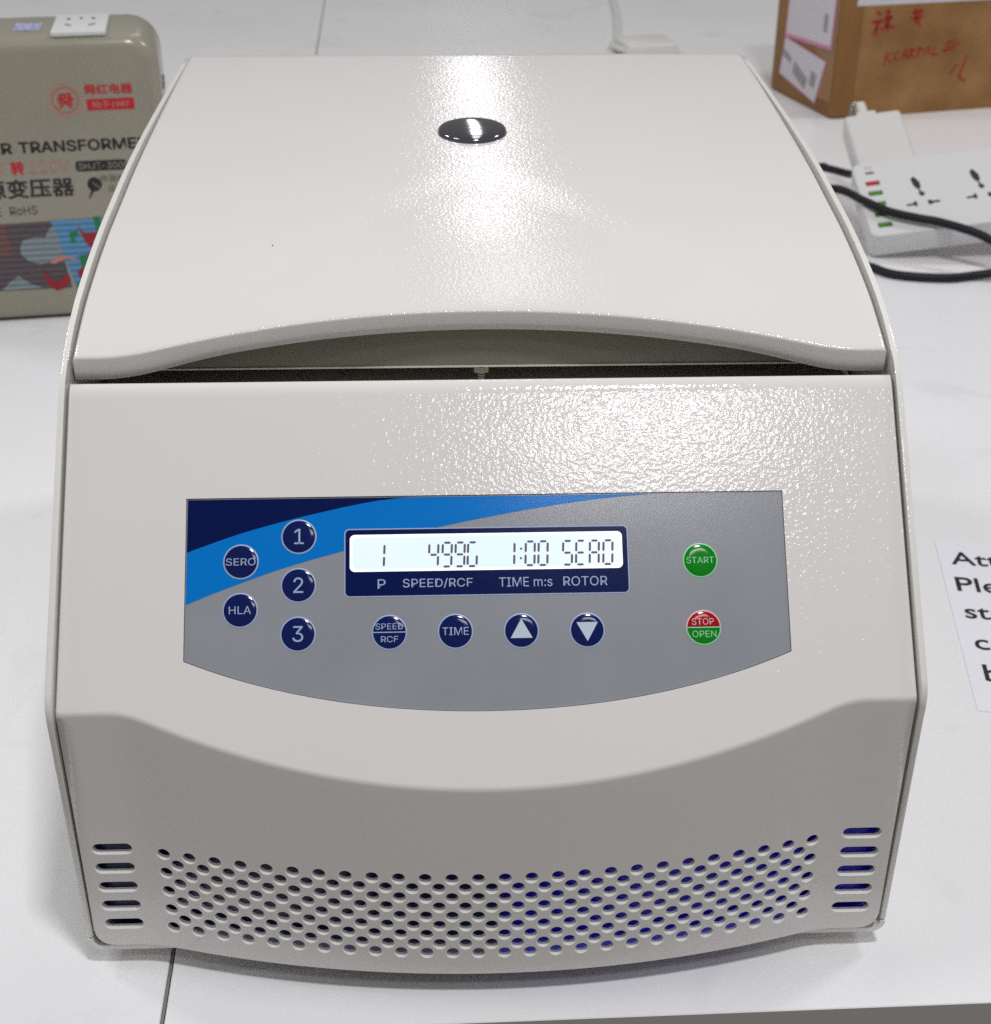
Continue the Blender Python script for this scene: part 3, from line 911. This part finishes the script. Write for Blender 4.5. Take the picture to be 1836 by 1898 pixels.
# plug symbol
v, f = cdt([circ(38.0, 117.0, 6.0, 18)]); tp.add(v, f, M['black'], tT(FY))
tp.add([(33.2, 118.0), (36, 122.6), (38.4, 122.2), (34.4, 115.0)], [(0, 1, 2, 3)], M['black'], tT(FY-0.0001))
tp.add([(31.8, 105.0), (32.6, 105.0), (39.5, 114.5), (36.2, 115.6)], [(0, 1, 2, 3)], M['black'], tT(FY-0.0001))
for dx in (0, 2.6):
    tp.add([(36+dx, 118.8-dx*0.8), (37+dx, 119.6-dx*0.8), (40.2+dx, 115.4-dx*0.8), (39.2+dx, 114.6-dx*0.8)], [(0, 1, 2, 3)], M['greyp'], tT(FY-0.0002))
tp.obj('black_lettering', TR); tp = MB()
put_text(tp, '带漏电', M['greyp'], 53.0, 121.2, 19.5, 6.0, tT(FY))
put_text(tp, '保护', M['greyp'], 54.5, 112.6, 12.5, 6.0, tT(FY))
tp.obj('black_lettering', TR)
rp_ = MB()
def ring2(mb, cx, cz, r0, r1, mtl, h=FY, n=40):
    vs = [(cx+r0*cos(2*pi*k/n), cz+r0*sin(2*pi*k/n)) for k in range(n)]+[(cx+r1*cos(2*pi*k/n), cz+r1*sin(2*pi*k/n)) for k in range(n)]
    mb.add(vs, [(k, (k+1) % n, n+(k+1) % n, n+k) for k in range(n)], mtl, tT(h))
ring2(rp_, 23.6, 187.3, 13.6, 12.6, M['pinkp']); ring2(rp_, 23.6, 187.3, 10.4, 9.8, M['redp'])
put_text(rp_, '舜', M['redp'], 23.6, 187.0, 12.6, 11.8, tT(FY), bold=0.02)
rp_.obj('round_logo', TR); rp_ = MB()
put_text(rp_, '舜红电器', M['redp'], 58.6, 195.0, 38.5, 8.0, tT(FY), bold=0.02)
v, f = cdt([rrect(40.2, 78.0, 178.2, 187.4, 0.8)]); rp_.add(v, f, M['redp'], tT(FY))
put_text(rp_, '始于1987', M['pinkp'], 59.3, 182.9, 30, 5.6, tT(FY-0.0002), bold=0.01)
rp_.obj('red_lettering', TR); rp_ = MB()
put_text(rp_, '转', M['redp'], -22.0, 133.4, 11.2, 11.2, tT(FY), bold=0.03)
for body, cx, w in (('110V', 3.4, 33.4), ('220V', -49, 34)):
    put_text(rp_, body, M['pinkp'], cx, 133.6, w, 10.4, tT(FY), bold=0.02)
    put_text(rp_, body, M['trans'], cx, 133.6, w-1.1, 9.5, tT(FY-0.0002), bold=-0.012)
rp_.obj('voltage_lettering', TR)
pic = MB()
def pp(L, mtl, h):
    v, f = cdt([L]); pic.add(v, f, mtl, tT(h))
pp([(-90, 28.5), (8, 28), (0, 87.5), (-90, 86)], M['pic_dark'], FY)
pp([(-90, 60), (-36, 60), (-40, 87), (-90, 86)], M['pic_brown'], FY-0.0001)
pp([(-2, 87.5), (58, 88.6), (58, 30), (12, 28.5), (6, 52)], M['pic_blue'], FY-0.0002)
pp([(-30, 66), (-27, 72), (-18, 74.5), (-8, 74), (-5, 80), (-1, 83), (3, 74), (4, 62), (5, 52), (-6, 52), (-16, 50.5), (-25, 54), (-30, 60)], M['pic_pale'], FY-0.0003)
pp([(-43, 36), (-35, 41), (-25, 33), (-16, 29.5), (-50, 29)], M['pic_pale'], FY-0.0003)
pp([(33, 89.0), (38.5, 89.2), (40, 74), (35, 74)], M['pic_green'], FY-0.0004)
pp([(12, 77), (19, 78), (19, 73.5), (16, 73), (16, 67), (12.5, 68)], M['pic_green'], FY-0.0004)
pp([(17, 56), (24, 57), (26, 34), (34, 34), (34, 29), (12, 28.3), (12, 31), (21, 33)], M['pic_green'], FY-0.0004)
pp([(19, 83), (24, 76), (38, 76), (38, 71), (30, 69), (33, 63), (30, 60), (24, 68)], M['pic_red'], FY-0.0005)
pp([(24, 56), (30, 62), (36, 60), (34, 50), (28, 48)], M['pic_red'], FY-0.0005)
pp([(14, 42), (19, 46), (24, 40), (22, 34), (15, 36)], M['pic_red'], FY-0.0005)
pp([(-14, 44), (-10, 40), (-4, 33), (4, 40), (8, 36), (2, 28), (-5, 26), (-12, 32)], M['pic_red'], FY-0.0005)
pp([(-8, 52), (4, 57.5), (14, 54), (16, 51.5), (6, 54.5), (-4, 50)], M['pinkp'], FY-0.0005)
pic.obj('printed_picture', TR)
# white socket on top and hologram sticker
so = box('socket', 0.0185, 0.0620, 0.004, 0.078, 0.2360, 0.2405, M['whitep'], TR, bev=0.0015)
hs = MB()
for hx, hy, w, l, an in ((30, 56, 1.4, 3.0, 0), (40, 58, 1.2, 3.0, 0), (50, 56, 1.4, 3.0, 0), (31, 30, 1.2, 4.5, 35), (50, 30, 1.2, 4.5, -35)):
    c_, s_ = cos(radians(an)), sin(radians(an))
    P = [(hx+a*c_-b*s_, hy+a*s_+b*c_) for a, b in ((-w, -l), (w, -l), (w, l), (-w, l))]
    hs.add([(a*mm, b*mm, 0.24065) for a, b in P], [(0, 1, 2, 3)], M['socket'])
hs.obj('pin_holes', so)
new_obj('sticker', [(-0.013, 0.030, 0.2373), (0.0085, 0.030, 0.2373), (0.0085, 0.062, 0.2373), (-0.013, 0.062, 0.2373)], [(0, 1, 2, 3)], M['holo'], TR)
box('rivet', 0.1008, 0.1030, 0.03, 0.05, 0.186, 0.194, M['steel'], TR, bev=0.0005)

# ------------------------------------------------------------------ cardboard box, right rear
BXr = math.atan2(.24204, .970265)
BX = thing('cardboard_box', 'taped brown cardboard box with shipping labels and red marker writing, far right rear', 'box', (0.48345, 1.42304, 0), BXr)
bw, bd, bh = 0.42, 0.178, 0.26
box('carton', 0, bw, 0, bd, 0.001, bh, M['card'], BX, bev=0.003, seg=2)
box('gap_shade', 0.004, bw-0.004, 0.002, bd-0.002, 0.0002, 0.0008, M['socket'], BX)  # near-black sheet in the gap under the carton, stands in for its shadow
new_obj('tape', [(0.03, -0.0004, 0.0), (bw-0.02, -0.0004, 0.0), (bw-0.02, -0.0004, 0.19), (0.03, -0.0004, 0.19)], [(0, 1, 2, 3)], M['tape'], BX)
new_obj('tape', [(-0.0006, 0.003, 0.02), (-0.0006, 0.05, 0.02), (-0.0006, 0.06, 0.2), (-0.0006, 0.003, 0.2)], [(0, 1, 2, 3)], M['tape'], BX)
# labels on the left side (plane x = 0; y into depth)
def left_label(name, P, h, prints):
    b = MB()
    cx_ = sum(p[0] for p in P)/len(P); cz_ = sum(p[1] for p in P)/len(P)
    big = [(cx_+(a-cx_)*1.05, cz_+(c-cz_)*1.06) for a, c in P]
    b.add([(-h, a, c) for a, c in big], [tuple(range(len(P)))], M['pink'])
    b.add([(-h-0.0003, a, c) for a, c in P], [tuple(range(len(P)))], M['label'])
    for Q in prints: b.add([(-h-0.0006, a, c) for a, c in Q], [tuple(range(len(Q)))], M['labelgrey'])
    return b.obj(name, BX)
left_label('shipping_label', [(0.013, 0.245), (0.136, 0.245), (0.142, 0.082), (0.017, 0.0885)], 0.0010,
           [[(0.040, 0.125), (0.030, 0.125), (0.030, 0.103), (0.040, 0.103)], [(0.06, 0.16), (0.12, 0.155), (0.12, 0.149), (0.06, 0.154)], [(0.02, 0.2), (0.13, 0.2), (0.13, 0.17), (0.02, 0.17)]])
left_label('shipping_label', [(0.026, 0.067), (0.045, 0.012), (0.150, 0.028), (0.142, 0.076)], 0.0010,
           [[(0.060, 0.050), (0.045, 0.046), (0.050, 0.028), (0.064, 0.032)], [(0.110, 0.052), (0.070, 0.036), (0.076, 0.022), (0.114, 0.036)], [(0.145, 0.062), (0.120, 0.054), (0.121, 0.046), (0.146, 0.053)]])
# label on the front
new_obj('front_label', [(0.020, -0.0009, 0.1395), (0.26, -0.0009, 0.139), (0.26, -0.0009, 0.23), (0.020, -0.0009, 0.23)], [(0, 1, 2, 3)], M['label'], BX)
fl = MB(); fl.add([(0.05, -0.0012, 0.147), (0.09, -0.0012, 0.147), (0.09, -0.0012, 0.150), (0.05, -0.0012, 0.150)], [(0, 1, 2, 3)], M['labelgrey']); fl.obj('label_print', BX)
mk = MB()
def stroke(pts, w=1.1):
    w = w*1.45
    for a, b in zip(pts[:-1], pts[1:]):
        a = Vector(a); b = Vector(b); d = (b-a); L = d.length
        if L < 1e-6: continue
        d /= L; n_ = Vector((-d.y, d.x))*w/2; e_ = d*w*0.35
        P = [a-e_+n_, a-e_-n_, b+e_-n_, b+e_+n_]
        mk.add([(p.x*mm, -0.0007, p.y*mm) for p in P], [(0, 1, 2, 3)], M['marker'])
# two large brushed characters, then a line of handwriting
stroke([(50, 131), (54, 128)], 3); stroke([(44, 119), (56, 121), (51, 110), (47, 104)], 2.2); stroke([(50, 119), (52, 104)], 2.4)
mk.obj('marker_writing', BX); mk = MB()
stroke([(62, 131), (66, 132), (64, 124), (60, 118)], 2.6); stroke([(62, 124), (70, 124), (64, 114)], 2.8); stroke([(58, 110), (66, 113), (76, 112)], 2.6); stroke([(66, 122), (67, 108)], 2.4)
mk.obj('marker_writing', BX); mk = MB()
stroke([(100, 128), (112, 130), (108, 120)], 2.6); stroke([(104, 132), (106, 116)], 3.2); stroke([(98, 121), (114, 122)], 2.2); stroke([(110, 118), (112, 112)], 2)
mk.obj('marker_writing', BX); mk = MB()
HW = [(66, 70), (74, 80), (71, 72), (78, 76)]
stroke([(70, 82), (68, 64)], 1.2); stroke([(78, 80), (70, 74), (78, 67)], 1.2)
stroke([(88, 82), (82, 78), (82, 72), (88, 72)], 1.3); stroke([(92, 72), (98, 83), (101, 72), (94, 77)], 1.5)
stroke([(104, 72), (104, 83), (110, 82), (105, 77), (111, 72)], 1.5); stroke([(115, 72), (115, 84), (122, 82), (116, 78)], 1.5)
stroke([(125, 74), (130, 85), (134, 74)], 1.4); stroke([(138, 84), (138, 74), (145, 74)], 1.5)
stroke([(152, 86), (160, 90), (158, 82), (152, 78), (162, 80)], 1.7); stroke([(166, 92), (164, 80), (174, 88)], 1.7)
stroke([(176, 60), (166, 48)], 1.6); stroke([(188, 70), (180, 44), (190, 38)], 2)
mk.obj('marker_writing', BX)

# ------------------------------------------------------------------ power strip with usb ports
SO = Vector((0.3958, 0.8877, 0.0030))
sa = [[0.9889, -0.0113, -0.148], [-0.0486, 0.9174, -0.3951], [0.1402, 0.3979, 0.9067]]
Rm = Matrix(sa).to_4x4(); Rm.translation = SO
Wf, Hn, Lu = 0.1062, 0.0248, 0.235
PS = thing('power_strip', 'white power strip with green usb ports, tilted on its edge beside the centrifuge', 'power strip')
PS.matrix_world = Rm
bm = box_bm(0, Lu, 0, Wf, 0, Hn)
ed = [e for e in bm.edges if abs(e.verts[0].co.z-e.verts[1].co.z) > 0.01]
bmesh.ops.bevel(bm, geom=ed, offset=0.009, segments=6, profile=0.5, affect='EDGES')
ed = [e for e in bm.edges if all(v.co.z > Hn-0.001 for v in e.verts)]
bmesh.ops.bevel(bm, geom=ed, offset=0.0018, segments=3, profile=0.5, affect='EDGES')
bm_obj('case', bm, M['whitep'], PS, angle=50)
for cy_, w, h_, k in ((90.4, 8, 3.2, 'usbbrown'), (74.9, 13.4, 6.2, 'usbred'), (60.3, 13.4, 6.2, 'usbgreen'), (44.5, 13.4, 6.2, 'usbgreen'), (29.5, 13.4, 6.2, 'usbgreen'), (14.5, 13.4, 6.2, 'usbgreen')):
    b = MB(); cx_ = 15.6
    b.add([(x*mm, y*mm, Hn+0.00015) for x, y in rrect(cx_-w/2, cx_+w/2, cy_-h_/2, cy_+h_/2, 0.5, 2)], [tuple(range(12))], M['socket'])
    b.add([((cx_+a*w/2*0.86-0.3)*mm, (cy_+c_*h_/2*0.78)*mm, Hn+0.0004) for a, c_ in ((-1, -1), (1, -1), (1, 1), (-1, 1))], [(0, 1, 2, 3)], M[k])
    b.obj('usb_port', PS)
b = MB(); put_text(b, 'C1', M['labelgrey'], 15.5, 98.4, 7, 4.2, lambda p: (p[0]*mm, p[1]*mm, Hn+0.0002)); b.obj('port_marking', PS)
def outlet(cx_, cy_):
    b = MB()
    def P(L): b.add([((cx_+a)*mm, (cy_+c_)*mm, Hn+0.0003) for a, c_ in L], [tuple(range(len(L)))], M['socket'])
    P([(-3.5, 24), (-0.5, 27), (1.5, 24), (4.0, 18), (3.8, 11), (1.2, 8), (-1.6, 11), (-3.0, 16)])
    P([(0.6, 9), (2.0, 9), (3.4, 4), (1.4, 3)])
    P([(-0.5, 3.2), (5.6, 3.6), (5.0, -1.4), (1.5, -2.2)])
    P([(-15, -11.5), (-8, -11), (-6, -8), (-4.5, -9), (-4.5, -15.5), (-7, -15), (-8.5, -13.6), (-14, -14)])
    P([(6, -9), (9, -9.2), (10.5, -10.8), (17, -10.6), (17.2, -13.6), (11, -13.4), (9, -15.6), (6, -14.5)])
    return b.obj('outlet', PS)
outlet(55.5, 50); outlet(112.5, 50); outlet(169.5, 50)
# charger plugged in at the back of the strip
CH_ = thing('wall_charger', 'white cube wall charger with upright plug, between power strip and cardboard box', 'charger')
CH_.matrix_world = Rm
box('case', 0.0085, 0.0668, 0.1075, 0.1900, -0.0095, 0.0190, M['whitec'], CH_, bev=0.0045, seg=4)
box('plug', 0.0235, 0.0440, 0.1895, 0.2010, -0.0035, 0.0130, M['whitec'], CH_, bev=0.002)
box('plug_neck', 0.0275, 0.0375, 0.2005, 0.2220, 0.0000, 0.0100, M['whitec'], CH_, bev=0.003)
tube('plug_pin', [(0.0200, 0.1890, 0.006), (0.0195, 0.2050, 0.006), (0.0245, 0.2210, 0.006), (0.0320, 0.2245, 0.005)], 0.0021, M['steel'], CH_, n=10)

# ------------------------------------------------------------------ black power cord
cord = tube('black_cable', [(0.175, 1.02, 0.0045), (0.26, 0.985, 0.012), (0.330, 0.962, 0.040), (0.3711, 0.9539, 0.0500), (0.3925, 0.9200, 0.0480), (0.4107, 0.8985, 0.0442), (0.4356, 0.8833, 0.0420), (0.4538, 0.8742, 0.0410),
      (0.4797, 0.8561, 0.0375), (0.4945, 0.8440, 0.0330), (0.5120, 0.8330, 0.0250), (0.5160, 0.8240, 0.0160), (0.4990, 0.8240, 0.0090), (0.4770, 0.8270, 0.0046), (0.4531, 0.8223, 0.0042),
      (0.4238, 0.8260, 0.0042), (0.4010, 0.8354, 0.0042), (0.3815, 0.8584, 0.0042), (0.33, 0.875, 0.0042), (0.22, 0.86, 0.0042)], 0.0041, M['cable'], n=14, sub=8)
tag(cord, 'thick black cable looping over the white power strip', 'cable')
c2 = tube('cord_end', [(0.20, 1.16, 0.005), (0.30, 1.135, 0.0075), (0.3892, 1.1068, 0.0280), (0.3985, 1.0961, 0.0300), (0.4130, 1.0650, 0.0330), (0.4180, 1.045, 0.036), (0.4250, 1.0, 0.036)], 0.0042, M['cable'])
c2.parent = PS; c2.matrix_parent_inverse = PS.matrix_world.inverted()

# ------------------------------------------------------------------ paper notice on the right
A_ = Vector((0.2972, 0.3480)); Bq = Vector((0.2665, 0.1684))
dn = (Bq-A_).normalized(); rt = Vector((-dn.y, dn.x))
if rt.x < 0: rt = -rt
NT = thing('paper_notice', 'white paper notice with bold black text lying right of the centrifuge', 'notice')
P = [A_, A_+rt*0.14, Bq+rt*0.14, Bq]
b = MB(); b.add([(p.x, p.y, 0.0004) for p in P], [(0, 1, 2, 3)], M['paper']); b.add([(p.x, p.y, 0.0001) for p in P]+[(p.x, p.y, 0.0004) for p in P], [(0, 1, 5, 4), (1, 2, 6, 5), (2, 3, 7, 6), (3, 0, 4, 7)], M['paper'])
b.obj('sheet', NT)
b = MB()
def ntext(body, px, py, h):
    v, f, (x0, x1, y0, y1) = text2d(body, 0.008, True)
    cap = text2d('A', 0.008, True)[2][3]
    s = h/cap
    du = -dn
    b.add([(px+(a-x0)*s*0.98*rt.x+c*s*du.x, py+(a-x0)*s*0.98*rt.y+c*s*du.y, 0.0007) for a, c in v], f, M['ink'])
ntext('Attention:', 0.2995, 0.3190, 0.0155)
ntext('Please read', 0.2935, 0.2880, 0.0160)
ntext('strictly and', 0.2890, 0.2580, 0.0150)
ntext('contact us', 0.2845, 0.2258, 0.0150)
ntext('before use', 0.2800, 0.1950, 0.0160)
b.obj('lettering', NT)

# ------------------------------------------------------------------ white plug and cord far behind the lid
WP = thing('white_adapter', 'small white power adapter with thin white cord, just behind the lid', 'adapter', (0.2640, 1.79, 0), radians(11))
box('case', 0, 0.080, 0, 0.075, 0, 0.020, M['ghost'], WP, bev=0.004)
bpy.context.view_layer.update()
cw = tube('cord', [(0.262, 1.80, 0.010), (0.248, 1.85, 0.008), (0.262, 1.93, 0.0045), (0.280, 2.10, 0.0045), (0.291, 2.29, 0.0045), (0.300, 2.6, 0.0045)], 0.0044, M['ghost'], None, n=8)
cw.parent = WP; cw.matrix_parent_inverse = WP.matrix_world.inverted()
